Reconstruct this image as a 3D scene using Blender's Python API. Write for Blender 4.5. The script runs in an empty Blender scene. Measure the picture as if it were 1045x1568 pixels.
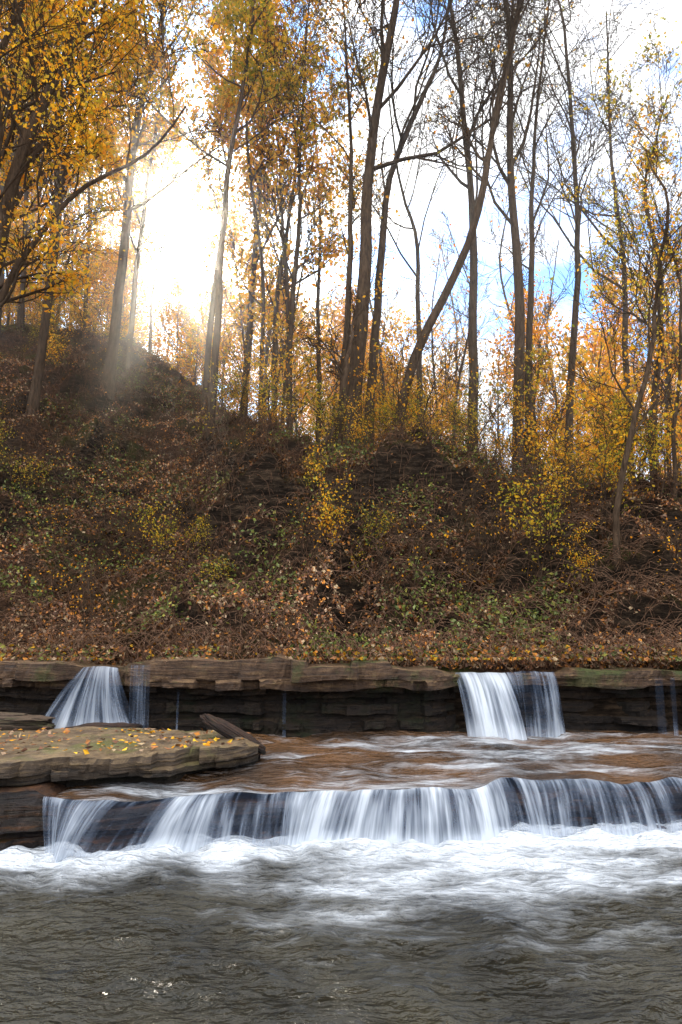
import bpy, math, numpy as np
from mathutils import Vector, Matrix
rng = np.random.default_rng(11)
scene = bpy.context.scene
COL = scene.collection
EL, AZ = math.radians(30.2), math.radians(-14.4)
SUN = np.array([math.sin(AZ)*math.cos(EL), math.cos(AZ)*math.cos(EL), math.sin(EL)])

# ------------------------------------------------------------------ noise
def _h(ix, iy, seed):
    n = (ix.astype(np.int64)*374761393 + iy.astype(np.int64)*668265263 + seed*144269504) & 0xffffffff
    n = ((n ^ (n >> 13))*1274126177) & 0xffffffff
    n = n ^ (n >> 16)
    return n/4294967296.0
def vn(x, y, seed=0):
    x = np.asarray(x, float); y = np.asarray(y, float)
    x, y = np.broadcast_arrays(x, y)
    ix = np.floor(x); iy = np.floor(y); fx = x-ix; fy = y-iy
    fx = fx*fx*(3-2*fx); fy = fy*fy*(3-2*fy)
    a = _h(ix, iy, seed); b = _h(ix+1, iy, seed); c = _h(ix, iy+1, seed); d = _h(ix+1, iy+1, seed)
    return ((a*(1-fx)+b*fx)*(1-fy)+(c*(1-fx)+d*fx)*fy)*2-1
def fbm(x, y, o=4, seed=0):
    s = 0; a = 1.0; t = 0
    for i in range(o):
        s = s + a*vn(np.asarray(x)*2**i+i*17.3, np.asarray(y)*2**i+i*9.1, seed+i*7); t += a; a *= .5
    return s/t
def sst(a, b, x):
    t = np.clip((x-a)/(b-a), 0, 1); return t*t*(3-2*t)

# ------------------------------------------------------------------ mesh helpers
def build(name, V, F, mat, cols=None, attrs=None, uv=None, smooth=True, parent=None, link=True):
    V = np.asarray(V, np.float32); F = np.asarray(F, np.int32)
    me = bpy.data.meshes.new(name)
    me.vertices.add(len(V)); me.vertices.foreach_set('co', V.ravel())
    me.loops.add(F.size); me.loops.foreach_set('vertex_index', F.ravel())
    me.polygons.add(len(F)); me.polygons.foreach_set('loop_start', np.arange(0, F.size, F.shape[1], dtype=np.int32))
    me.polygons.foreach_set('use_smooth', np.full(len(F), smooth))
    me.update(calc_edges=True)
    if cols is not None:
        ca = me.color_attributes.new('Col', 'FLOAT_COLOR', 'POINT')
        c4 = np.ones((len(V), 4), np.float32); c4[:, :3] = cols
        ca.data.foreach_set('color', c4.ravel())
    if attrs:
        for k, v in attrs.items():
            at = me.attributes.new(k, 'FLOAT', 'POINT'); at.data.foreach_set('value', np.asarray(v, np.float32).ravel())
    if uv is not None:
        ul = me.uv_layers.new(name='UVMap')
        ul.data.foreach_set('uv', np.asarray(uv, np.float32)[F.ravel()].ravel())
    me.materials.append(mat)
    if not link: return me
    ob = bpy.data.objects.new(name, me); COL.objects.link(ob)
    if parent: ob.parent = parent
    return ob
def gridF(nu, nv):
    i = np.arange(nu-1)[:, None]; j = np.arange(nv-1)[None, :]
    a = (i*nv+j); return np.stack([a, a+nv, a+nv+1, a+1], -1).reshape(-1, 4)
def empty(name, loc=(0, 0, 0)):
    e = bpy.data.objects.new(name, None); e.location = loc; COL.objects.link(e); return e

# ------------------------------------------------------------------ materials
def newmat(name):
    m = bpy.data.materials.new(name); m.use_nodes = True; nt = m.node_tree; nt.nodes.clear()
    return m, nt, nt.nodes, nt.links
def N(nt, t, **k):
    n = nt.nodes.new(t)
    for a, b in k.items(): setattr(n, a, b)
    return n
def ramp(nt, stops, fac=None):
    r = nt.nodes.new('ShaderNodeValToRGB'); e = r.color_ramp.elements
    while len(e) < len(stops): e.new(.5)
    for i, (p, c) in enumerate(stops):
        e[i].position = p; e[i].color = (*c, 1) if not isinstance(c, (int, float)) else (c, c, c, 1)
    if fac is not None: nt.links.new(fac, r.inputs[0])
    return r
def noise(nt, vec, scale, detail=5, rough=.6, dist=0):
    n = N(nt, 'ShaderNodeTexNoise'); n.inputs['Scale'].default_value = scale; n.inputs['Detail'].default_value = detail
    n.inputs['Roughness'].default_value = rough; n.inputs['Distortion'].default_value = dist
    nt.links.new(vec, n.inputs['Vector']); return n
def mapping(nt, vec, sc):
    m = N(nt, 'ShaderNodeMapping'); m.inputs['Scale'].default_value = sc; nt.links.new(vec, m.inputs[0]); return m.outputs[0]
def mixc(nt, f, a, b, mode='MIX'):
    m = N(nt, 'ShaderNodeMix', data_type='RGBA', blend_type=mode)
    for s, v in ((0, f), (6, a), (7, b)):
        if isinstance(v, (int, float)): m.inputs[s].default_value = v
        elif isinstance(v, tuple): m.inputs[s].default_value = (*v, 1)
        else: nt.links.new(v, m.inputs[s])
    return m.outputs[2]
def math_(nt, op, a, b=None, clamp=False):
    m = N(nt, 'ShaderNodeMath', operation=op, use_clamp=clamp)
    for s, v in ((0, a), (1, b)):
        if v is None: continue
        if isinstance(v, (int, float)): m.inputs[s].default_value = v
        else: nt.links.new(v, m.inputs[s])
    return m.outputs[0]

def leaf_mat(name='leaf', trans=.5):
    m, nt, ns, lk = newmat(name)
    o = N(nt, 'ShaderNodeOutputMaterial'); at = N(nt, 'ShaderNodeAttribute', attribute_name='Col')
    d = N(nt, 'ShaderNodeBsdfDiffuse')
    lk.new(at.outputs[0], d.inputs[0])
    if trans == 0:
        lk.new(d.outputs[0], o.inputs[0]); return m
    t = N(nt, 'ShaderNodeBsdfTranslucent'); mx = N(nt, 'ShaderNodeMixShader'); mx.inputs[0].default_value = trans
    g = mixc(nt, 1.0, at.outputs[0], (1.42, 1.22, .7), 'MULTIPLY'); lk.new(g, t.inputs[0])
    lk.new(d.outputs[0], mx.inputs[1]); lk.new(t.outputs[0], mx.inputs[2]); lk.new(mx.outputs[0], o.inputs[0])
    return m
def bark_mat(name='bark', c1=(.028, .019, .013), c2=(.10, .066, .042)):
    m, nt, ns, lk = newmat(name)
    o = N(nt, 'ShaderNodeOutputMaterial'); d = N(nt, 'ShaderNodeBsdfDiffuse')
    tc = N(nt, 'ShaderNodeTexCoord'); v = mapping(nt, tc.outputs['Object'], (6, 6, 1.2))
    n = noise(nt, v, 3, 3, .65); r = ramp(nt, [(.3, c1), (.7, c2)], n.outputs[0]); lk.new(r.outputs[0], d.inputs[0])
    b = N(nt, 'ShaderNodeBump'); b.inputs['Strength'].default_value = .8; b.inputs['Distance'].default_value = .04
    lk.new(n.outputs[0], b.inputs['Height']); lk.new(b.outputs[0], d.inputs['Normal']); lk.new(d.outputs[0], o.inputs[0])
    return m
def rock_mat(name, dark, mid, light, moss=(.07, .09, .02), mossy=.5, wet=.5, z_wet_shade=None, side=.25, topk=.6):
    m, nt, ns, lk = newmat(name)
    o = N(nt, 'ShaderNodeOutputMaterial'); d = N(nt, 'ShaderNodeBsdfPrincipled')
    tc = N(nt, 'ShaderNodeTexCoord'); P = tc.outputs['Object']
    s = noise(nt, mapping(nt, P, (1.2, 1.2, 14)), 2.2, 7, .65, .4)
    n2 = noise(nt, P, 1.7, 6, .6); n3 = noise(nt, P, 22, 6, .7)
    r = ramp(nt, [(.3, dark), (.52, mid), (.75, light)], s.outputs[0])
    c = mixc(nt, ramp(nt, [(.35, 0), (.7, .75)], n2.outputs[0]).outputs[0], r.outputs[0], dark)
    c = mixc(nt, .6, c, ramp(nt, [(.3, .3), (.7, 1.0)], n3.outputs[0]).outputs[0], 'MULTIPLY')
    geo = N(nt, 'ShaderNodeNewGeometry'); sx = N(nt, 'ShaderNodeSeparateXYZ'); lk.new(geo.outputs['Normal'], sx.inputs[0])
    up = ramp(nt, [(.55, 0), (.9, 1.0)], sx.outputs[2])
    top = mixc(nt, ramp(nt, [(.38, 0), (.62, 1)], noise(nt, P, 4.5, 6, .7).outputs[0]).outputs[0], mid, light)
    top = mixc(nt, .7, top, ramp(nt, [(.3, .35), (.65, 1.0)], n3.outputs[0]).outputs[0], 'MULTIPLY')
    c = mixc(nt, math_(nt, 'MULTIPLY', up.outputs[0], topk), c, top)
    mk = math_(nt, 'MULTIPLY', ramp(nt, [(.52, 0), (.62, mossy)], noise(nt, P, 1.4, 6, .72).outputs[0]).outputs[0], ramp(nt, [(.3, side), (.8, 1)], sx.outputs[2]).outputs[0])
    c = mixc(nt, mk, c, moss)
    if z_wet_shade:   # wet rock below this height, with the recess shade painted into its colour
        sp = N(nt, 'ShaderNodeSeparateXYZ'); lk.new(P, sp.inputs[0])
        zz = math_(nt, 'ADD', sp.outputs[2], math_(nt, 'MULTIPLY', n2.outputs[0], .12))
        wf = ramp(nt, [(z_wet_shade, .20), (z_wet_shade+.05, 1.0)], math_(nt, 'MULTIPLY', zz, .5))
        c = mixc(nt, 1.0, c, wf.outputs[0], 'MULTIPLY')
    lk.new(c, d.inputs['Base Color'])
    lk.new(ramp(nt, [(.3, .85-wet*.6), (.7, .95)], n2.outputs[0]).outputs[0], d.inputs['Roughness'])
    d.inputs['Specular IOR Level'].default_value = .35
    b = N(nt, 'ShaderNodeBump'); b.inputs['Strength'].default_value = 1; b.inputs['Distance'].default_value = .06
    hh = math_(nt, 'ADD', s.outputs[0], math_(nt, 'MULTIPLY', n3.outputs[0], .5))
    lk.new(hh, b.inputs['Height']); lk.new(b.outputs[0], d.inputs['Normal']); lk.new(d.outputs[0], o.inputs[0])
    return m
def ground_mat():
    m, nt, ns, lk = newmat('forest_floor')
    o = N(nt, 'ShaderNodeOutputMaterial'); d = N(nt, 'ShaderNodeBsdfDiffuse')
    tc = N(nt, 'ShaderNodeTexCoord'); P = tc.outputs['Object']
    n = noise(nt, P, .9, 7, .7); n2 = noise(nt, P, 9, 6, .75); n4 = noise(nt, mapping(nt, P, (1, 1, 5)), 2.5, 6, .75)
    c = ramp(nt, [(.3, (.022, .014, .010)), (.5, (.07, .04, .026)), (.7, (.17, .088, .042))], n2.outputs[0]).outputs[0]
    c = mixc(nt, ramp(nt, [(.50, 0), (.64, .8)], n.outputs[0]).outputs[0], c, (.055, .065, .018))
    geo = N(nt, 'ShaderNodeNewGeometry'); sx = N(nt, 'ShaderNodeSeparateXYZ'); lk.new(geo.outputs['Normal'], sx.inputs[0])
    earth_shade = ramp(nt, [(.32, (.006, .005, .0045)), (.5, (.035, .025, .018)), (.68, (.12, .08, .05))], n4.outputs[0]).outputs[0]  # bare earth for steep faces, darkened to paint in shade the hill lacks
    c = mixc(nt, ramp(nt, [(.45, 1), (.70, 0)], sx.outputs[2]).outputs[0], c, earth_shade)
    lk.new(c, d.inputs[0])
    b = N(nt, 'ShaderNodeBump'); b.inputs['Strength'].default_value = 1; b.inputs['Distance'].default_value = .2
    lk.new(math_(nt, 'ADD', n2.outputs[0], n4.outputs[0]), b.inputs['Height']); lk.new(b.outputs[0], d.inputs['Normal']); lk.new(d.outputs[0], o.inputs[0])
    return m
def water_mat(name, c_lo, c_hi, sx, bumpd, foam_glint_amt, rough=.06, fc=(.60, .64, .68)):
    m, nt, ns, lk = newmat(name)
    o = N(nt, 'ShaderNodeOutputMaterial'); d = N(nt, 'ShaderNodeBsdfPrincipled'); d.inputs['IOR'].default_value = 1.33
    tc = N(nt, 'ShaderNodeTexCoord'); P = tc.outputs['Object']
    at = N(nt, 'ShaderNodeAttribute', attribute_name='foam')
    n = noise(nt, mapping(nt, P, sx), 2.6, 3, .5, .3); n2 = noise(nt, mapping(nt, P, sx), 9, 3, .55, .2); nb = noise(nt, P, .8, 4, .6)
    base = mixc(nt, ramp(nt, [(.35, 0), (.65, 1)], nb.outputs[0]).outputs[0], c_lo, c_hi)
    f = math_(nt, 'ADD', at.outputs['Fac'], math_(nt, 'MULTIPLY', math_(nt, 'SUBTRACT', math_(nt, 'ADD', math_(nt, 'MULTIPLY', n.outputs[0], .6), math_(nt, 'MULTIPLY', n2.outputs[0], .4)), .5), 1.6*foam_glint_amt))
    fm = ramp(nt, [(.22, 0), (.5, .22), (.8, .7), (1.0, 1)], f)
    c = mixc(nt, fm.outputs[0], base, fc); lk.new(c, d.inputs['Base Color'])
    lk.new(math_(nt, 'ADD', math_(nt, 'MULTIPLY', fm.outputs[0], .6), rough), d.inputs['Roughness'])
    b = N(nt, 'ShaderNodeBump'); b.inputs['Strength'].default_value = 1; b.inputs['Distance'].default_value = bumpd
    lk.new(math_(nt, 'ADD', n.outputs[0], math_(nt, 'MULTIPLY', n2.outputs[0], .7)), b.inputs['Height'])
    lk.new(b.outputs[0], d.inputs['Normal']); lk.new(d.outputs[0], o.inputs[0])
    return m
def fall_mat():
    m, nt, ns, lk = newmat('falling_water')
    o = N(nt, 'ShaderNodeOutputMaterial'); tc = N(nt, 'ShaderNodeTexCoord'); U = tc.outputs['UV']
    at = N(nt, 'ShaderNodeAttribute', attribute_name='dens')
    n = noise(nt, mapping(nt, U, (7, .5, 1)), 1, 3, .55, .3); n2 = noise(nt, mapping(nt, U, (36, .8, 1)), 1, 3, .6)
    f = math_(nt, 'ADD', math_(nt, 'MULTIPLY', n.outputs[0], .66), math_(nt, 'MULTIPLY', n2.outputs[0], .34))
    f = math_(nt, 'ADD', f, at.outputs['Fac'])
    a = ramp(nt, [(.42, .06), (.54, .35), (.74, 1)], f)
    d = N(nt, 'ShaderNodeBsdfPrincipled'); d.inputs['Roughness'].default_value = .35; d.inputs['IOR'].default_value = 1.33
    lk.new(ramp(nt, [(.45, (.14, .21, .34)), (.76, (.70, .75, .80))], f).outputs[0], d.inputs['Base Color'])
    t = N(nt, 'ShaderNodeBsdfTranslucent'); t.inputs[0].default_value = (.68, .74, .82, 1)
    mx = N(nt, 'ShaderNodeMixShader'); mx.inputs[0].default_value = .35; lk.new(d.outputs[0], mx.inputs[1]); lk.new(t.outputs[0], mx.inputs[2])
    tr = N(nt, 'ShaderNodeBsdfTransparent'); m2 = N(nt, 'ShaderNodeMixShader'); lk.new(a.outputs[0], m2.inputs[0])
    lk.new(tr.outputs[0], m2.inputs[1]); lk.new(mx.outputs[0], m2.inputs[2]); lk.new(m2.outputs[0], o.inputs[0])
    b = N(nt, 'ShaderNodeBump'); b.inputs['Strength'].default_value = .6; b.inputs['Distance'].default_value = .03
    lk.new(f, b.inputs['Height']); lk.new(b.outputs[0], d.inputs['Normal'])
    return m
M_leaf = leaf_mat(); M_lit = leaf_mat('litter', 0); M_bark = bark_mat(); M_stem = bark_mat('dry_stem', (.05, .028, .020), (.24, .14, .085))
M_ground = ground_mat()
M_rock = rock_mat('shale', (.024, .015, .010), (.13, .070, .036), (.33, .20, .09), moss=(.05, .075, .014), mossy=.85, z_wet_shade=.53, side=.5)
M_low = rock_mat('shale_boulder', (.03, .020, .014), (.11, .070, .042), (.26, .17, .10), mossy=.5)
M_slab = rock_mat('sandstone', (.028, .020, .014), (.11, .07, .038), (.31, .21, .10), (.10, .105, .02), mossy=.8, z_wet_shade=.28, topk=.9, wet=.8)
M_wet = rock_mat('wet_shale', (.006, .006, .009), (.035, .022, .016), (.16, .065, .022), mossy=.2, wet=1)
M_pool = water_mat('pool_water', (.014, .013, .009), (.048, .043, .028), (1, 2.0, 1), .16, .8, rough=.15)
M_stream = water_mat('stream_water', (.02, .014, .010), (.12, .058, .022), (.9, 2.6, 1), .13, 1.0, rough=.09)
M_fall = fall_mat()

# ------------------------------------------------------------------ terrain
CX = [-40, -14, -10, -6.5, -3.5, -.5, 2.5, 5, 9, 20, 60]
CY = [30, 30, 30, 29, 21, 16, 16, 15, 15, 15, 15]
CZ = [16, 15.4, 14.9, 12.3, 8.4, 6.0, 5.6, 4.8, 4.5, 4.5, 4.5]
def ground(x, y):
    x = np.asarray(x, float); y = np.asarray(y, float)
    yc = np.interp(x, CX, CY); zc = np.interp(x, CX, CZ)
    t = np.clip((y-9.3)/(yc-9.3), 0, 1)
    z = 1.2+(zc-1.2)*(t+.10*np.sin(t*math.pi*2)*-1*.4)
    cr = np.exp(-((x+4.6)/2.2)**2)
    z = z-1.0*cr*np.sin(math.pi*t)
    z = z+np.clip(y-yc, 0, 60)*.05
    a = sst(9.4, 11, y)*(1-.7*sst(-4, 3, y-yc))*(1-.55*cr)
    q = z+1.3*fbm(x*.55, y*.55, 4, 5); stp = q*.95; fr = stp-np.floor(stp)
    z = z+a*.95*(sst(.32, .5, fr)-fr)*(.2+.8*sst(-.15, .3, fbm(x*.45, y*.45, 3, 44)))
    z = z+a*(.6*fbm(x*.33, y*.33, 3, 5)+.6*fbm(x*1.1, y*1.1, 4, 9)+.26*fbm(x*4, y*4, 3, 12))
    z = z-a*.9*np.exp(-((x-.15-.12*(y-11))/.45)**2)*(1-sst(13, 15.5, y))
    wv = .5*fbm(x*1.5, y*0+3, 3, 77)
    z = z+a*1.35*np.exp(-((x-1.5)/1.4)**2)*sst(13.5, 13.95, y+wv)*(1-sst(14.2, 16.5, y))+a*1.5*np.exp(-((x+1.9)/.8)**2)*sst(13.5, 13.9, y+wv)*(1-sst(14.1, 16, y))
    low = -.45+sst(15, 24, np.abs(x))*3+sst(12, 22, -y)*3
    return low+(z-low)*sst(9.15, 9.32, y)
xs = np.concatenate([[-900, -400, -200, -100, -60, -40], np.linspace(-28, -11, 35), np.linspace(-10.9, 11, 340), np.linspace(11.5, 28, 35), [40, 60, 100, 200, 400, 900]])
ys = np.concatenate([[-500, -200, -80, -40, -25, -18, -12, -6, 0, 5, 8.5], np.linspace(9.1, 18, 220), np.linspace(18.2, 30, 60), np.linspace(31, 70, 40), [90, 130, 200, 400, 900]])
X, Y = np.meshgrid(xs, ys, indexing='ij'); Z = ground(X, Y)
build('ground', np.stack([X, Y, Z], -1).reshape(-1, 3), gridF(len(xs), len(ys)), M_ground)

# ------------------------------------------------------------------ strata rock
def blocky(x, f, seed):
    q = np.floor(x*f+vn(x*f*.7, x*0, seed)*.9+seed*.37)
    return _h(q, q*0, seed)*2-1
def strata(name, x, yf, layers, ztop, yback, mat, seed, topn=14, dz=.015, parent=None, back=False):
    rows = []
    for i, (z0, z1, ins, amp) in enumerate(layers):
        fq = (1.6+.9*(i % 3)) if amp < .12 else 1.0
        off = ins+amp*blocky(x, fq, seed+i*3)+amp*.45*fbm(x*3, x*0+i, 4, seed+i)
        last = i == len(layers)-1
        for k, tt in enumerate((0, .5, 1.0)):
            z = z0+(z1-z0)*tt
            zz = z+dz*fbm(x*2, x*0+i, 3, seed+40+i)+dz*.8*blocky(x, 2.2, seed+i*5)*(tt > 0)
            if last and tt == 1: zz = ztop+dz*fbm(x*2, x*0+i, 3, seed+40+i)
            if last and tt == .5: zz = .5*(z0+ztop)
            yy = yf+off+(.018*vn(x*25, x*0+k*3+i*7, seed))+(.03 if (last and tt == 1) else 0)
            rows.append((yy, zz+0*x))
    y0, zt = rows[-1]
    for k in range(1, topn+1):
        t = (k/topn)**1.3
        yy = y0+(yback-y0)*t
        rows.append((yy, zt+.03*fbm(x*1.5, yy*1.5, 4, seed+80)*min(1, k/3)+.014*blocky(x+yy*.6, 2, seed+90)))
    if back:
        yb_, zb_ = rows[-1]; rows.append((yb_+.05, zb_-.12)); rows.append((yb_+.02, zb_-.35))
    Yv = np.stack([r[0] for r in rows], -1); Zv = np.stack([r[1] for r in rows], -1); Xv = np.repeat(x[:, None], Yv.shape[1], 1)
    Xv = Xv+.01*vn(Xv*20, Zv*20, seed)
    return build(name, np.stack([Xv, Yv, Zv], -1).reshape(-1, 3), gridF(len(x), Yv.shape[1]), mat, smooth=False, parent=parent)
# upper ledge
x = np.arange(-17, 17, .035)
notch = np.exp(-((x+3.07)/.34)**4)+np.exp(-((x-2.1)/.75)**6)
ledge_y = 8.70+.26*fbm(x*.6, x*0, 4, 3)+.08*sst(1.2, 3, x)
ledge_y = ledge_y*(1-notch)+notch*9.0
ledge_top = np.interp(x, [-17, -3.48, -3.3, -2.84, -2.68, -1, 1.2, 1.42, 2.78, 3, 17], [1.40, 1.38, 1.29, 1.29, 1.38, 1.38, 1.30, 1.21, 1.21, 1.27, 1.3])
ledge_top = ledge_top+(1-notch)*(.05*blocky(x, 1.3, 7)+.03*fbm(x*1.2, x*0, 3, 6))
L = [(.25, .48, .20, .08), (.48, .56, .34, .06), (.56, .66, .26, .10), (.66, .73, .40, .06), (.73, .84, .34, .10), (.84, .90, .48, .05), (.90, .98, .40, .08), (.98, 1.06, .26, .10), (1.06, 1.16, .05, .11), (1.16, 1.3, 0, .16)]
strata('rock_ledge', x, ledge_y, L, ledge_top, np.full_like(x, 9.95), M_rock, 21, dz=.045)
# lower ledge (step under the cascade)
BX = [-17, -3.4, -2.4, -1.2, 0, .9, 1.2, 1.45, 2.4, 3.4, 17]
BYv = [5.6, 5.6, 5.85, 5.95, 6.05, 6.12, 6.15, 6.42, 6.5, 6.5, 6.6]
def brink(x): return np.interp(x, BX, BYv)+.17*fbm(x*1.6, x*0+2, 3, 31)
x = np.arange(-17, 17, .03)
lt = .345+.13*(1-sst(-2.55, -2.3, x))
L = [(-.4, .02, -.02, .04), (.02, .1, .03, .05), (.1, .17, .12, .06), (.17, .26, .04, .07), (.26, .37, .0, .05)]
strata('rock_step', x, brink(x)+.08, L, lt, np.full_like(x, 9.0), M_wet, 51)
# big flat slab on the left
x = np.arange(-9, -.80, .025)
yf = np.interp(x, [-9, -3.3, -2.6, -2.5, -1.9, -1.5, -1.4, -1.05, -.9, -.80], [5.5, 5.85, 6.0, 6.14, 6.3, 6.4, 6.6, 6.72, 6.9, 7.2])+.06*fbm(x*2, x*0, 3, 8)+.05*blocky(x, 2.1, 3)
ybk = np.interp(x, [-9, -3, -1.6, -1.1, -.80], [8.1, 7.95, 7.85, 7.65, 7.22])
L = [(.28, .36, .30, .09), (.36, .43, .14, .08), (.43, .50, .10, .10), (.50, .57, .02, .07), (.57, .65, 0, .08)]
strata('flat_rock_slab', x, yf, L, np.interp(x, [-4, -1, -.8], [.65, .67, .6])+.025*blocky(x, .9, 14), ybk, M_slab, 77, topn=26, back=True, dz=.03)
def boulder(name, loc, sc, rot, seed, mat, amp=.25):
    import bmesh
    bm = bmesh.new(); bmesh.ops.create_icosphere(bm, subdivisions=5, radius=1)
    co = np.array([v.co[:] for v in bm.verts])
    d = amp*(fbm(co[:, 0]*1.4+seed, co[:, 1]*1.4+co[:, 2]*2, 4, seed))+.06*blocky(co[:, 2]*2+co[:, 0]*.3, 3, seed)
    co = np.sign(co)*np.abs(co)**.8*(1+d)[:, None]
    for v, c in zip(bm.verts, co): v.co = c
    me = bpy.data.meshes.new(name); bm.to_mesh(me); bm.free(); me.materials.append(mat)
    ob = bpy.data.objects.new(name, me); ob.location = loc; ob.scale = sc; ob.rotation_euler = rot; COL.objects.link(ob); return ob
boulder('wedge_rock', (-1.10, 7.25, .73), (.40, .13, .055), (.1, .50, -.1), 5, M_wet)
boulder('low_rock', (-4.2, 8.15, .72), (.85, .3, .12), (0, .03, 0), 9, M_low)
boulder('low_rock', (-2.85, 8.45, .52), (.5, .25, .14), (0, .0, 0), 12, M_wet)

# ------------------------------------------------------------------ water
x = np.concatenate([[-40, -25, -15, -10, -7], np.arange(-5.5, 5.5, .03), [7, 10, 15, 25, 40]])
y = np.concatenate([[-40, -20, -10, -4, -1, 1, 2], np.arange(2.6, 6.85, .025)])
X, Y = np.meshgrid(x, y, indexing='ij')
d = brink(X)-.18-Y
wx = X+.3*fbm(X*1.1, Y*1.1, 3, 61); wy = Y+.3*fbm(X*1.1+9, Y*1.1, 3, 62)
foam = 1.0*np.exp(-np.clip(d, 0, 9)**1.3/.34)
tong = np.exp(-((X+.05+.15*np.sin(Y*2))/.75)**2)*sst(2.3, .3, d)*.78
tong += .55*np.exp(-((X-1.6)/1.2)**2)*sst(2.0, .2, d)+.42*np.exp(-((X+2)/1.1)**2)*sst(1.3, .2, d)
foam = np.maximum(foam, tong+.42*fbm(wx*1.2, wy*3.8, 4, 63)*sst(2.5, .2, d))
foam += .28*sst(-.5, 1.8, X)*(1+fbm(wx*1.5, wy*7, 3, 64))*sst(3.4, 1, d)-.05
foam += .26*fbm(wx*2.2, wy*6, 4, 60)*sst(3.2, .2, d)
foam -= .12*sst(-.2, -1.5, X)*sst(.7, 1.3, d)
Z = .05*fbm(wx*2.2, wy*4, 4, 66)*np.clip(1.5-np.abs(X)/10, 0, 1)+.05*np.exp(-np.clip(d, 0, 9)/.25)*(1+fbm(X*5, Y*5, 3, 67))
build('pool_water', np.stack([X, Y, Z], -1).reshape(-1, 3), gridF(len(x), len(y)), M_pool, attrs={'foam': foam})
def zbrink(x): return .42+.055*fbm(x*1.9, x*0, 3, 71)+.02*sst(1.2, 1.5, x)-.04*np.exp(-((x+1.3)/.25)**2)
# upper stream
x = np.arange(-17, 17, .04); v = np.linspace(0, 1, 120)
Xs, Vv = np.meshgrid(x, v, indexing='ij')
yb = brink(Xs)+.1; Ys = yb+(9.1-yb)*Vv
w2 = Ys+.3*fbm(Xs*.8, Ys*.8, 3, 75)
Zs = zbrink(Xs)*(1-sst(0, .25, Vv))+sst(0, .25, Vv)*(.45+.05*Vv)+.065*fbm(Xs*1.8, w2*4.5, 4, 72)*sst(0, .2, Vv)
Zs -= .08*sst(-2.3, -2.6, Xs)*(1-sst(.3, .5, Vv))
fs = .65*fbm(Xs*1.1, w2*5, 4, 73)+.24+.4*np.exp(-((8.62-Ys)/.28)**2)*(np.exp(-((Xs-2.0)/.8)**2)+np.exp(-((Xs+3.1)/.8)**2))
fs += .10*(1-sst(.0, .25, Vv))+.26*np.exp(-((Ys-7.9)/.4)**2)*sst(-.8, .2, Xs)-.14*sst(2, 3, Xs)*sst(7.6, 7.0, Ys)  # foam streaks, boosted to paint in white glints on the stream
build('stream_water', np.stack([Xs, Ys, Zs], -1).reshape(-1, 3), gridF(len(x), len(v)), M_stream, attrs={'foam': fs})
# falls
def fall(name, xt, shift, yt, zt, zb, R, dens, seed, rows=30, parent=None, uvs=1.0, bell=1.7, corr=.02):
    s = np.linspace(0, 1, rows)
    S = np.repeat(s[None, :], len(xt), 0); Xt = xt[:, None]
    Xv = Xt+shift[:, None]*S**1.2
    Yv = yt[:, None]-R[:, None]*(1.6*S-.6*S*S)+corr*fbm(Xt*14+S*.3, S*1.2, 3, seed)*np.minimum(1, S*3)
    Zv = zt[:, None]-(zt-zb)[:, None]*S**bell+.006*fbm(Xt*9, S*2, 2, seed+1)
    D = dens[:, None]+.10*fbm(Xt*2.5, S*1.5, 3, seed+5)
    D = D+.13*sst(.7, 1, S)+.04*(1-sst(0, .3, S))
    uv = np.stack([np.repeat(Xt*uvs, rows, 1), S*1.0+Xt*0], -1).reshape(-1, 2)
    return build(name, np.stack([Xv, Yv, Zv], -1).reshape(-1, 3), gridF(len(xt), rows), M_fall, attrs={'dens': D}, uv=uv, parent=parent)
x = np.arange(-2.45, 9, .011)
dens = .045+.15*fbm(x*1.5, x*0, 3, 81)-.16*np.exp(-((x+1.55)/.14)**2)-.12*np.exp(-((x+.75)/.2)**2)-.07*np.exp(-((x-2.6)/.25)**2)
dens += .09*np.exp(-((x-.4)/.5)**2)+.06*np.exp(-((x+2.1)/.15)**2)
shift = -.25*np.exp(-((x+1.7)/.5)**2)+.2*fbm(x*1.2, x*0+5, 2, 83)+.2*np.exp(-((x-1.55)/.3)**2)
R = .18+.13*fbm(x*1.8, x*0, 3, 84)+.12*np.exp(-((x+1.6)/.5)**2)
fall('waterfall', x, shift, brink(x)+.1, zbrink(x), np.full_like(x, -.03), R, dens, 85, corr=.03)
x = np.arange(-3.30, -2.82, .006); q = (x+3.06)/.24
up = empty('upper_waterfall')
fall('stream', x, q*.42+.06, np.full_like(x, 8.86), 1.315-.02*q*q, np.full_like(x, .50), .46+.12*fbm(x*8, x*0, 2, 3), .09-.07*np.abs(q)+.08*fbm(x*9, x*0, 2, 4), 91, parent=up, uvs=2.2, bell=1.25, corr=.06)
x = np.arange(-2.60, -2.36, .006)
fall('side_trickle', x, x*0+.03, np.full_like(x, 8.66), 1.34+0*x, np.full_like(x, .45), .08+0*x, -.12+0*x, 92, parent=up, uvs=1.9)
x = np.arange(1.46, 2.74, .007)
up = empty('plunging_waterfall')
de = np.where(x < 2.1, .12, -.02)+.05*fbm(x*3, x*0, 2, 9)
fall('stream', x, np.interp(x, [1.46, 2.1, 2.3, 2.74], [.1, .12, .0, .05]), np.full_like(x, 8.98), 1.235+.015*fbm(x*5, x*0, 2, 2), np.full_like(x, .46), np.interp(x, [1.46, 1.6, 2.1, 2.3, 2.74], [.25, .50, .50, .25, .2]), de, 93, parent=up, bell=1.4, corr=.05)
tr = empty('seeping_trickles')
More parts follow.
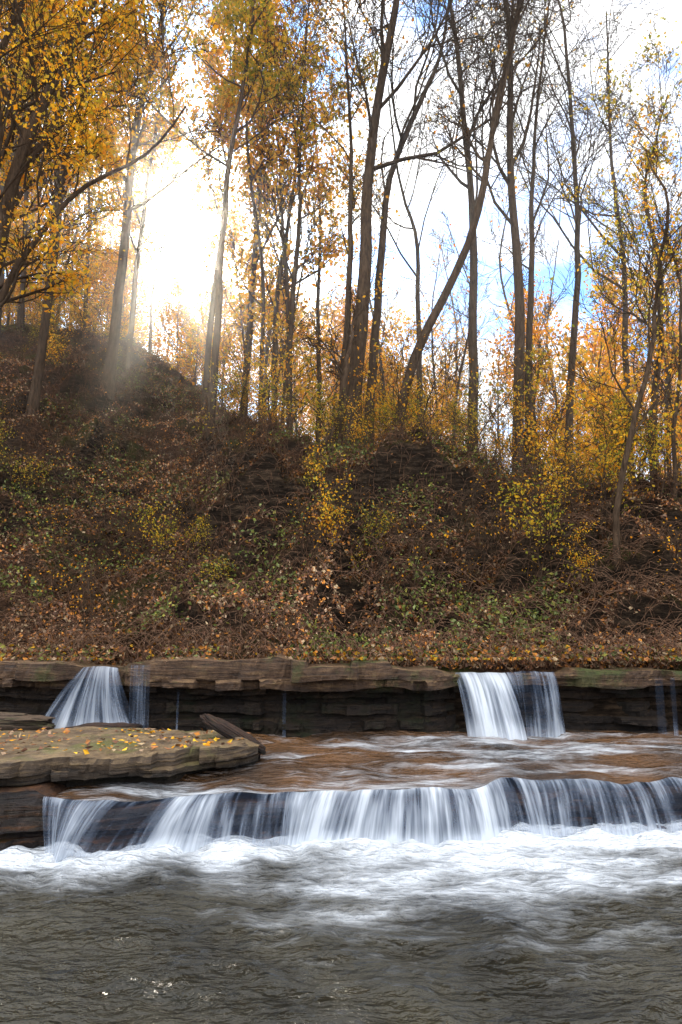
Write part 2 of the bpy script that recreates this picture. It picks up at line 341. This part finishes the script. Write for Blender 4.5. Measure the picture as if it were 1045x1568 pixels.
for tx, w_, ds in [(-.70, .018, -.07), (-2.02, .012, -.09), (3.95, .05, -.09), (4.12, .03, -.09)]:
    x = np.linspace(tx-w_, tx+w_, 10); fall('trickle', x, x*0, np.full_like(x, 8.72), 1.18+0*x, np.full_like(x, .42), .0+0*x, ds+0*x, 95, parent=tr, uvs=1.5, corr=.004)

# ------------------------------------------------------------------ leaves
GOLD = np.array([(.74, .42, .03), (.68, .31, .02), (.56, .38, .05), (.76, .49, .05), (.38, .31, .04), (.54, .25, .03)])
GREEN = np.array([(.50, .40, .05), (.32, .31, .05), (.64, .43, .04), (.22, .25, .04), (.56, .35, .04)])
ORANGE = np.array([(.70, .37, .03), (.66, .28, .02), (.70, .43, .04), (.52, .22, .02)])
LITTER = np.array([(.24, .11, .055), (.33, .14, .05), (.16, .08, .05), (.44, .18, .04), (.28, .19, .12), (.12, .07, .05), (.36, .26, .15)])
MOSSG = np.array([(.10, .12, .03), (.14, .16, .035), (.24, .22, .05), (.08, .10, .035), (.18, .20, .08)])
def leaves_geo(C, size, pal, flat=0.0, var=.25):
    n = len(C); a = rng.normal(size=(n, 3)); b = rng.normal(size=(n, 3))
    a[:, 2] *= (1-flat); b[:, 2] *= (1-flat)
    a /= np.linalg.norm(a, axis=1)[:, None]; b -= a*np.sum(a*b, 1)[:, None]; b /= np.linalg.norm(b, axis=1)[:, None]
    nn = np.cross(a, b)
    s = (size*(.6+.8*rng.random(n)))[:, None]
    V = np.stack([C+a*s*.62, C+b*s*.36+nn*s*.12, C-a*s*.5, C-b*s*.36+nn*s*.12], 1).reshape(-1, 3)
    F = np.arange(n*4).reshape(-1, 4)
    idx = rng.integers(0, len(pal), n); c = pal[idx]*(1-var+2*var*rng.random(n))[:, None]
    return V, F, np.repeat(c, 4, 0)

# ------------------------------------------------------------------ trees
class TB:
    def __init__(s): s.V = []; s.F = []; s.n = 0; s.tips = []; s.rmin = .006
def tube(tb, P, R, sides):
    k = len(P); T = np.gradient(P, axis=0); T /= np.linalg.norm(T, axis=1)[:, None]+1e-9
    ref = np.array([.31, .95, .05]); A = np.cross(T, ref); A /= np.linalg.norm(A, axis=1)[:, None]+1e-9; B = np.cross(T, A)
    th = np.arange(sides)*2*math.pi/sides
    ring = P[:, None, :]+R[:, None, None]*(np.cos(th)[None, :, None]*A[:, None, :]+np.sin(th)[None, :, None]*B[:, None, :])
    i = np.arange(k-1)[:, None]*sides; j = np.arange(sides)[None, :]; j2 = (j+1) % sides
    F = np.stack([i+j, i+j2, i+sides+j2, i+sides+j], -1).reshape(-1, 4)+tb.n
    tb.V.append(ring.reshape(-1, 3)); tb.F.append(F); tb.n += k*sides
def grow(tb, p, d, L, r, lvl, mx, nch, up):
    k = 6 if lvl == 1 else 4
    pts = [p]; dd = d.copy()
    W = rng.normal(size=(k, 3))*.18
    for i in range(k-1):
        dd = dd+W[i]+np.array([0, 0, up]); dd /= math.sqrt(dd@dd); pts.append(pts[-1]+dd*L/(k-1))
    P = np.array(pts); R = np.linspace(max(r, tb.rmin*1.3), max(r*.3, tb.rmin), k)
    tube(tb, P, R, 5 if lvl == 1 else 3)
    if lvl >= mx:
        tb.tips.append(P); return
    n = nch[lvl-1]
    for c in range(n):
        t = .2+.8*(c+rng.random())/n; f = t*(k-1); i = min(int(f), k-2); q = P[i]+(P[i+1]-P[i])*(f-i)
        dl = P[i+1]-P[i]; dl /= math.sqrt(dl@dl)
        s = rng.normal(size=3); s -= dl*(s@dl); s /= math.sqrt(s@s)+1e-9
        ang = .4+.4*rng.random()
        nd = dl*math.cos(ang)+s*math.sin(ang)
        grow(tb, q, nd, L*(.42+.3*rng.random())*(1.15-.45*t), r*(1-.6*t)*.62, lvl+1, mx, nch, up*.8)
def spline(P, n):
    P = np.array(P, float); t = np.concatenate([[0], np.cumsum(np.linalg.norm(np.diff(P, axis=0), axis=1))]); t /= t[-1]
    u = np.linspace(0, 1, n); L = np.stack([np.interp(u, t, P[:, k]) for k in range(3)], -1)
    for _ in range(2): L[1:-1] = (L[:-2]+2*L[1:-1]+L[2:])/4
    return L
def tree_geo(path, r, limbs=14, start=.3, mx=4, nch=(6, 5, 3), spread=.3, up=.10, wob=.08, rmin=.0055):
    tb = TB(); tb.rmin = rmin; n = 22; P = spline(path, n); H = np.linalg.norm(P[-1]-P[0])
    P[1:] += np.cumsum(rng.normal(size=(n-1, 3))*wob*.5, 0)*np.array([1, 1, .1])*.6
    u = np.linspace(0, 1, n); R = r*(1-.82*u**1.1); R[0] *= 1.5; R[1] *= 1.12
    tube(tb, P, R, 9)
    for i in range(limbs):
        t = start+(1-start)*(i+.6*rng.random())/limbs; f = t*(n-1); a = min(int(f), n-2); q = P[a]+(P[a+1]-P[a])*(f-a)
        dl = P[a+1]-P[a]; dl /= np.linalg.norm(dl)
        s = rng.normal(size=3); s -= dl*(s@dl); s /= np.linalg.norm(s); ang = .4+.45*rng.random()
        d = dl*math.cos(ang)+s*math.sin(ang)
        grow(tb, q, d, H*spread*(.6+.7*rng.random())*(1.15-.5*t), R[a]*(.32+.28*rng.random()), 1, mx, nch, up)
    return tb
def tb_leaves(tb, per, spread=.12):
    T = np.array(tb.tips)
    k = T.shape[1]
    idx = rng.integers(0, len(T), int(per*len(T)))
    w = fbm(T[:, -1, 0]*.6, T[:, -1, 2]*.6+T[:, -1, 1]*.3, 3, 5)
    idx = idx[(w[idx]*2.0+.38) > rng.random(len(idx))*.7]
    return T[idx, rng.integers(1, k, len(idx))]+rng.normal(size=(len(idx), 3))*spread
def make_tree(name, path, r, leaves=None, **kw):
    gx, gy = path[0][0], path[0][1]
    path = [(gx, gy, float(ground(gx, gy))-.15)]+[tuple(p) for p in path[1:]]
    tb = tree_geo(path, r, **kw)
    e = empty(name, path[0]); off = np.array(path[0])
    build('trunk', np.concatenate(tb.V)-off, np.concatenate(tb.F), M_bark, parent=e)
    if leaves:
        per, size, pal = leaves; C = tb_leaves(tb, per)
        # crowns are thinner along the gap where the low sun shines through onto the pool
        keep = np.ones(len(C))
        for o in ((0, 0, 1.6), (-.8, 3.9, 0), (-1.5, 4.4, 0)):
            q = C-np.array(o); dist = np.linalg.norm(q-np.outer(q@SUN, SUN), axis=1); keep = np.minimum(keep, np.clip((dist-.7)/1.4, .04, 1))
        C = C[rng.random(len(C)) < keep]
        V, F, c = leaves_geo(C, size, pal)
        build('leaves', V-off, F, M_leaf, cols=c, smooth=False, parent=e)
    return e
def tp(y, base_x, pts):
    return [(base_x, y, 0)]+[(a, y+(i*.25*(-1)**i), b) for i, (a, b) in enumerate(pts)]
mk = make_tree
mk('golden_tree', tp(14, -8.7, [(-7.6, 10.3), (-6.94, 13.1), (-6.26, 16.5), (-5.4, 20)]), .22, (17, .09, GOLD), limbs=16, start=.25, spread=.3)
mk('golden_tree', tp(15, -10.2, [(-9.6, 10), (-8.6, 15), (-7.6, 20)]), .2, (16, .09, GOLD), limbs=16, start=.22, spread=.3)
mk('golden_tree', tp(22, -7.9, [(-7.6, 13), (-7.3, 18.7), (-6.5, 25), (-6, 29)]), .19, (11, .13, GREEN), limbs=17, start=.33, spread=.26)
mk('golden_tree', tp(20, -9.4, [(-9.2, 12), (-9.0, 17), (-8.4, 22), (-8, 26)]), .15, (12, .13, GOLD), limbs=15, start=.3, spread=.26)
mk('leaning_tree', tp(13, -8.3, [(-6.98, 8.7), (-5.65, 10.7), (-4.2, 11.9), (-3.2, 12.1)]), .10, (8, .085, GOLD), limbs=9, start=.35, spread=.24)
mk('autumn_tree', tp(24, -3.6, [(-3.5, 11), (-3.2, 16.9), (-3.1, 24), (-2.6, 30)]), .14, (9, .15, GOLD), limbs=16, start=.3, spread=.22)
mk('autumn_tree', tp(23, -4.8, [(-4.6, 13), (-4.3, 18), (-4.4, 24), (-4.0, 28)]), .12, (8, .14, GOLD), limbs=14, start=.35, spread=.22)
mk('autumn_tree', tp(26, -8.6, [(-8.5, 15), (-8.3, 20), (-8.0, 26), (-7.8, 31)]), .12, (9, .15, GOLD), limbs=14, start=.25, spread=.22)
mk('autumn_tree', tp(19, -3.8, [(-3.6, 12), (-3.3, 16), (-2.8, 20), (-2.3, 25)]), .12, (14, .115, GREEN), limbs=15, start=.45, spread=.29)
mk('autumn_tree', tp(21, -1.6, [(-1.6, 11), (-1.4, 15), (-1.5, 19), (-1.2, 24)]), .11, (4, .13, GOLD), limbs=13, start=.35, spread=.2)
mk('bare_tree', tp(17, .3, [(.38, 8), (.57, 10.6), (.68, 14.5), (1.4, 18.5), (1.7, 24)]), .22, (.4, .1, GOLD), limbs=12, start=.45, spread=.25)
mk('bare_tree', tp(17.5, -.1, [(.05, 8), (.15, 12), (.2, 15), (-.1, 20)]), .11, (1.0, .1, GOLD), limbs=11, start=.4, spread=.2)
mk('bare_tree', tp(18, .7, [(.8, 8.9), (1.26, 12.1), (1.48, 15), (2.5, 16.7), (3.5, 20), (3.9, 23)]), .14, (.2, .1, GOLD), limbs=11, start=.42, spread=.25)
mk('bare_tree', tp(16, 1.2, [(1.4, 7.1), (2.07, 9.2), (3.1, 10.95), (3.6, 12.8), (4.3, 15.6), (4.9, 18.6), (5.2, 22)]), .13, (.2, .1, GOLD), limbs=12, start=.4, spread=.22)
mk('bare_tree', tp(19, 3.75, [(3.8, 7.6), (4.04, 12.7), (4.26, 15.3), (3.67, 19), (3.5, 25)]), .16, (.2, .1, GOLD), limbs=12, start=.42, spread=.26)
mk('bare_tree', tp(20, 2.4, [(2.5, 10.6), (2.66, 14.2), (2.16, 15.9), (1.7, 19)]), .11, None, limbs=9, start=.5, spread=.34)
mk('bare_tree', tp(18, 4.75, [(4.8, 7), (5.1, 11.1), (5.1, 15.2), (5.0, 19.6), (4.8, 25)]), .17, (.2, .1, GOLD), limbs=12, start=.4, spread=.27)
mk('bare_tree', tp(18.4, 5.1, [(5.2, 8), (5.5, 12), (6.0, 16), (6.4, 21)]), .12, None, limbs=10, start=.4, spread=.27)
mk('bare_tree', tp(20, 6.8, [(6.85, 7), (7.5, 13.2), (7.8, 17), (7.4, 21.8), (7.6, 25)]), .13, (.2, .11, GREEN), limbs=12, start=.38, spread=.28)
mk('bare_tree', tp(22, 9.6, [(9.6, 8), (9.8, 14), (9.9, 19), (9.6, 24)]), .13, (.3, .11, GREEN), limbs=11, start=.35, spread=.28)
mk('slender_tree', tp(12, 4.85, [(4.87, 3.9), (5.57, 6.3), (6.2, 8.4), (6.0, 9.5), (6.3, 12)]), .06, (.6, .07, GREEN), limbs=12, start=.2, spread=.2, rmin=.004)
mk('slender_tree', tp(17, 8, [(8, 6.1), (8.6, 11.5), (8.5, 14.0), (8.9, 16)]), .11, (2.6, .085, GREEN), limbs=12, start=.25, spread=.22)
mk('slender_tree', tp(14, 6.9, [(7.1, 6), (7.4, 9), (7.2, 12)]), .05, (1.8, .075, GOLD), limbs=11, start=.2, spread=.22, rmin=.004)
mk('slender_tree', tp(15.5, -.6, [(-.1, 6.6), (.1, 7.6), (.3, 9.6)]), .12, (2, .08, GOLD), limbs=6, start=.4, spread=.25)

# background forest: instances of a few tree meshes
def templ(name, H, r, per, size, pal, mx=3, nch=(6, 5), limbs=14, start=.3, spread=.2, up=.1, rmin=.010):
    tb = tree_geo([(0, 0, -.3), (rng.normal()*.2, 0, H*.35), (rng.normal()*.5, rng.normal()*.4, H*.7), (rng.normal()*.8, rng.normal()*.6, H)], r, limbs=limbs, start=start, mx=mx, nch=nch, spread=spread, up=up, rmin=rmin)
    t = build(name+'_wood', np.concatenate(tb.V), np.concatenate(tb.F), M_bark, link=False)
    V, F, c = leaves_geo(tb_leaves(tb, per, .3 if H > 6 else .1), size, pal)
    return t, build(name+'_leaves', V, F, M_leaf, cols=c, smooth=False, link=False)
T = [templ('tall_gold', 19, .14, 11, .18, GOLD), templ('tall_bare', 18, .13, .2, .15, GOLD, limbs=11), templ('tall_green', 18, .13, 8, .17, GREEN),
     templ('thin_bare', 15, .09, .5, .15, ORANGE, spread=.14, limbs=9, nch=(5, 4)), templ('low_gold', 9, .07, 15, .15, GOLD, start=.15, spread=.25, limbs=12), templ('low_orange', 9.5, .07, 14, .15, ORANGE, start=.15, spread=.25, limbs=12)]
S = [templ('sapling_gold', 3.0, .03, 3.5, .075, GOLD, nch=(5, 4), limbs=9, start=.15, spread=.3, rmin=.004), templ('sapling_green', 2.4, .025, 3.2, .07, GREEN*.8, nch=(5, 4), limbs=9, start=.1, spread=.35, rmin=.004),
     templ('sapling_bare', 2.6, .02, .4, .07, ORANGE, nch=(5, 4), limbs=9, start=.1, spread=.35, rmin=.004)]
def put(parent, tpl, x, y, s, i):
    e_m = Matrix.Translation((x, y, float(ground(x, y))-.1)) @ Matrix.Rotation(rng.random()*6.28, 4, 'Z') @ Matrix.Diagonal((s, s, s*(.9+.25*rng.random()), 1))
    for me, nm in zip(tpl, ('wood', 'leaves')):
        o = bpy.data.objects.new(f'{nm}_{i}', me); COL.objects.link(o); o.parent = parent; o.matrix_local = e_m
bf = empty('background_forest')
for i in range(145):
    y = 22+36*rng.random(); b = rng.uniform(-.6, .64); x = b*y
    if b < -.1: p = [.30, .06, .18, .16, .18, .12]
    elif b < .3: p = [.02, .08, .0, .40, .31, .19]
    else: p = [0, .08, .0, .40, .30, .22]
    k = rng.choice(6, p=p)
    sc = (.75+.4*rng.random()) if k < 4 else (.65+.5*rng.random()+.014*(y-22))
    dl = abs(x+.8+.257*(y-3.9))          # distance from the line of the sun over the pool
    if dl < 2.4:
        if y < 30 or (dl < .6 and y < 45): continue
        if k in (0, 1, 2): k = 3
        elif k > 3: sc = .6+.012*(y-30)
    put(bf, T[k], x, y, sc, i)
# lower growth along the hilltop under the sun
for i in range(14):
    y = rng.uniform(33, 52); x = -.8-.257*(y-3.9)+rng.uniform(-4.5, 4.5)
    put(bf, T[4 if rng.random() < .6 else 5], x, y, .5+.015*(y-33)+.1*rng.random(), 200+i)
us = empty('understory_saplings')
for i in range(150):
    b = rng.uniform(-.6, .62)
    yc = float(np.interp(b*17, CX, CY)); y = rng.uniform(yc-2.0, yc+5) if rng.random() < .55 else rng.uniform(10.5, yc)
    x = b*y
    hillpart = y < yc-2.0
    k = rng.choice(3, p=[.05, .18, .77] if hillpart else [.40, .35, .25])
    sc = (.35+.35*rng.random()) if hillpart else .45+.55*rng.random()
    if -.33 < b < -.19 and y > 15: sc = .3; k = 2
    put(us, S[k], x, y, sc, i)

# ------------------------------------------------------------------ hillside litter / brush
def hill_pts(n, ymax=3):
    x = rng.uniform(-15, 11, n); yc = np.interp(x, CX, CY); y = 9.35+(yc+ymax-9.35)*rng.random(n)**1.35
    return x, y
def slope(x, y): return (ground(x, y+.08)-ground(x, y-.08))/.16
x, y = hill_pts(240000)
w = fbm(x*.8, y*.8, 3, 101); sl = slope(x, y)
keep = (rng.random(len(x)) < .5+.9*w) & (rng.random(len(x)) > sst(.95, 2.0, sl)*.9); x = x[keep]; y = y[keep]
C = np.stack([x, y, ground(x, y)+.03+.12*rng.random(len(x))**2], -1)
V, F, c = leaves_geo(C, .062, LITTER, .2, var=.45)
m = np.repeat(np.clip(.85+1.7*fbm(x*.6+7, y*.6, 4, 102), .12, 1.6), 4)[:, None]
build('leaf_litter', V, F, M_lit, cols=c*m, smooth=False)
x, y = hill_pts(100000, 5); w = fbm(x*.7+3, y*.9, 4, 103); keep = (w > .07+.25*rng.random(len(x))) & (slope(x, y) < 1.8); x = x[keep]; y = y[keep]; w = w[keep]
C = np.stack([x, y, ground(x, y)+.05+(.15+.9*np.clip(w-.1, 0, .5))*rng.random(len(x))], -1)
V, F, c = leaves_geo(C, .062, MOSSG*.9, .2, var=.4); build('undergrowth_plants', V, F, M_lit, cols=c, smooth=False)
x = rng.uniform(-9, 9, 5000); y = 9.0+.7*rng.random(5000)**1.3
kp = fbm(x*1.5, y, 3, 55) > -.15; x = x[kp]; y = y[kp]
C = np.stack([x, y, np.maximum(ground(x, y), 1.38)+.02+.16*rng.random(len(x))*(y > 9.15)], -1)
V, F, c = leaves_geo(C, .065, np.concatenate([LITTER, LITTER, ORANGE[:2]*.6, MOSSG]), .3); build('ledge_leaf_fringe', V, F, M_lit, cols=c, smooth=False)
tb = TB()
x, y = hill_pts(19000, 2)
z = ground(x, y)
for a, b, cz in zip(x, y, z):
    L_ = .3+1.1*rng.random()**2; d = np.array([rng.normal()*.5, -.5-.3*rng.random(), 1.0+.4*rng.random()]); P = [np.array([a, b, cz])]
    for k in range(4):
        d = d/math.sqrt(d@d); P.append(P[-1]+d*L_/4); d = d+np.array([rng.normal()*.15, -.15, -.5])
    tube(tb, np.array(P), np.linspace(.007, .003, 5), 3)
build('dry_brush', np.concatenate(tb.V), np.concatenate(tb.F), M_stem)
n = 420; x = rng.uniform(-4.5, -.95, n); y0 = np.interp(x, [-9, -3.3, -1.9, -1.15, -.9], [5.5, 5.85, 6.3, 6.62, 6.9]); y = y0+.1+(7.7-y0)*rng.random(n)
kp = fbm(x*1.5, y*1.5, 2, 5) > -.2; x = x[kp]; y = y[kp]
V, F, c = leaves_geo(np.stack([x, y, .71+0*x], -1), .055, np.concatenate([ORANGE, LITTER, LITTER, GOLD[:2]]), .85); build('fallen_leaves', V, F, M_lit, cols=c, smooth=False)

# ------------------------------------------------------------------ thin scattering volume, added to make a glow around the sun
import bmesh
bm = bmesh.new(); bmesh.ops.create_cube(bm, size=1); me = bpy.data.meshes.new('sun_glow_haze'); bm.to_mesh(me); bm.free()
hz = bpy.data.objects.new('sun_glow_haze', me); hz.location = (-5, 35.5, 17); hz.scale = (90, 50, 46); COL.objects.link(hz)
m, nt, ns, lk = newmat('haze'); o = N(nt, 'ShaderNodeOutputMaterial'); vs = N(nt, 'ShaderNodeVolumeScatter')
vs.inputs['Density'].default_value = .0042; vs.inputs['Anisotropy'].default_value = .88; vs.inputs['Color'].default_value = (1, .95, .86, 1)
lk.new(vs.outputs[0], o.inputs['Volume']); me.materials.append(m)

# ------------------------------------------------------------------ light, world, camera
s = Vector(SUN)
ld = bpy.data.lights.new('sun', 'SUN'); ld.energy = 5; ld.angle = math.radians(.5); ld.color = (1, .9, .75)
lo = bpy.data.objects.new('sun', ld); lo.rotation_euler = s.to_track_quat('Z', 'Y').to_euler(); lo.location = s*100; COL.objects.link(lo)
w = bpy.data.worlds.new('World'); scene.world = w; w.use_nodes = True; nt = w.node_tree; nt.nodes.clear()
sky = N(nt, 'ShaderNodeTexSky', sky_type='NISHITA'); sky.sun_disc = False; sky.sun_elevation = EL; sky.sun_rotation = AZ % (2*math.pi); sky.dust_density = .6; sky.ozone_density = 3
tc = N(nt, 'ShaderNodeTexCoord'); G = tc.outputs['Generated']
cn = noise(nt, mapping(nt, G, (1, 1, 1.6)), 4.2, 6, .62, .5)
cm = ramp(nt, [(.39, 0), (.53, 1)], cn.outputs[0])
skyc = mixc(nt, 1.0, sky.outputs[0], (.12, .27, .40), 'MULTIPLY')
gs = N(nt, 'ShaderNodeSeparateXYZ'); nt.links.new(G, gs.inputs[0])
# thin cloud deck, brightness added overhead and behind the camera to light the hill
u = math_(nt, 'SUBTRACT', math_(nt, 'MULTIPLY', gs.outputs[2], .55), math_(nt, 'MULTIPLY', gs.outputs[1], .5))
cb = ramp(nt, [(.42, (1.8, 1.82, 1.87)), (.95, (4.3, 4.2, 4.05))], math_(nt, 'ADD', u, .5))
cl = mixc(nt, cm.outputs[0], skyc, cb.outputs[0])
dp = N(nt, 'ShaderNodeVectorMath', operation='DOT_PRODUCT'); nt.links.new(G, dp.inputs[0]); dp.inputs[1].default_value = s
dd = math_(nt, 'MAXIMUM', dp.outputs['Value'], 0.0)
g = math_(nt, 'ADD', math_(nt, 'ADD', math_(nt, 'MULTIPLY', math_(nt, 'POWER', dd, 1200), 120), math_(nt, 'MULTIPLY', math_(nt, 'POWER', dd, 160), 9)), math_(nt, 'MULTIPLY', math_(nt, 'POWER', dd, 30), 1.0))
gc = mixc(nt, 1.0, (1, .93, .8), g, 'MULTIPLY')
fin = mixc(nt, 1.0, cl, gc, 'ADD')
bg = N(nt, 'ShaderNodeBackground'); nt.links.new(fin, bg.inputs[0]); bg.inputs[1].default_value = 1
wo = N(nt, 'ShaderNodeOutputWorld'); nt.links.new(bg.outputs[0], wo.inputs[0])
scene.view_settings.view_transform = 'Standard'; scene.view_settings.look = 'None'; scene.view_settings.exposure = 0
cd = bpy.data.cameras.new('camera'); cd.lens = 24; cd.sensor_width = 36; cd.clip_end = 3000; cd.clip_start = .05
co = bpy.data.objects.new('camera', cd); co.location = (0, 0, 1.8); co.rotation_euler = (math.radians(99.6), 0, 0); COL.objects.link(co); scene.camera = co
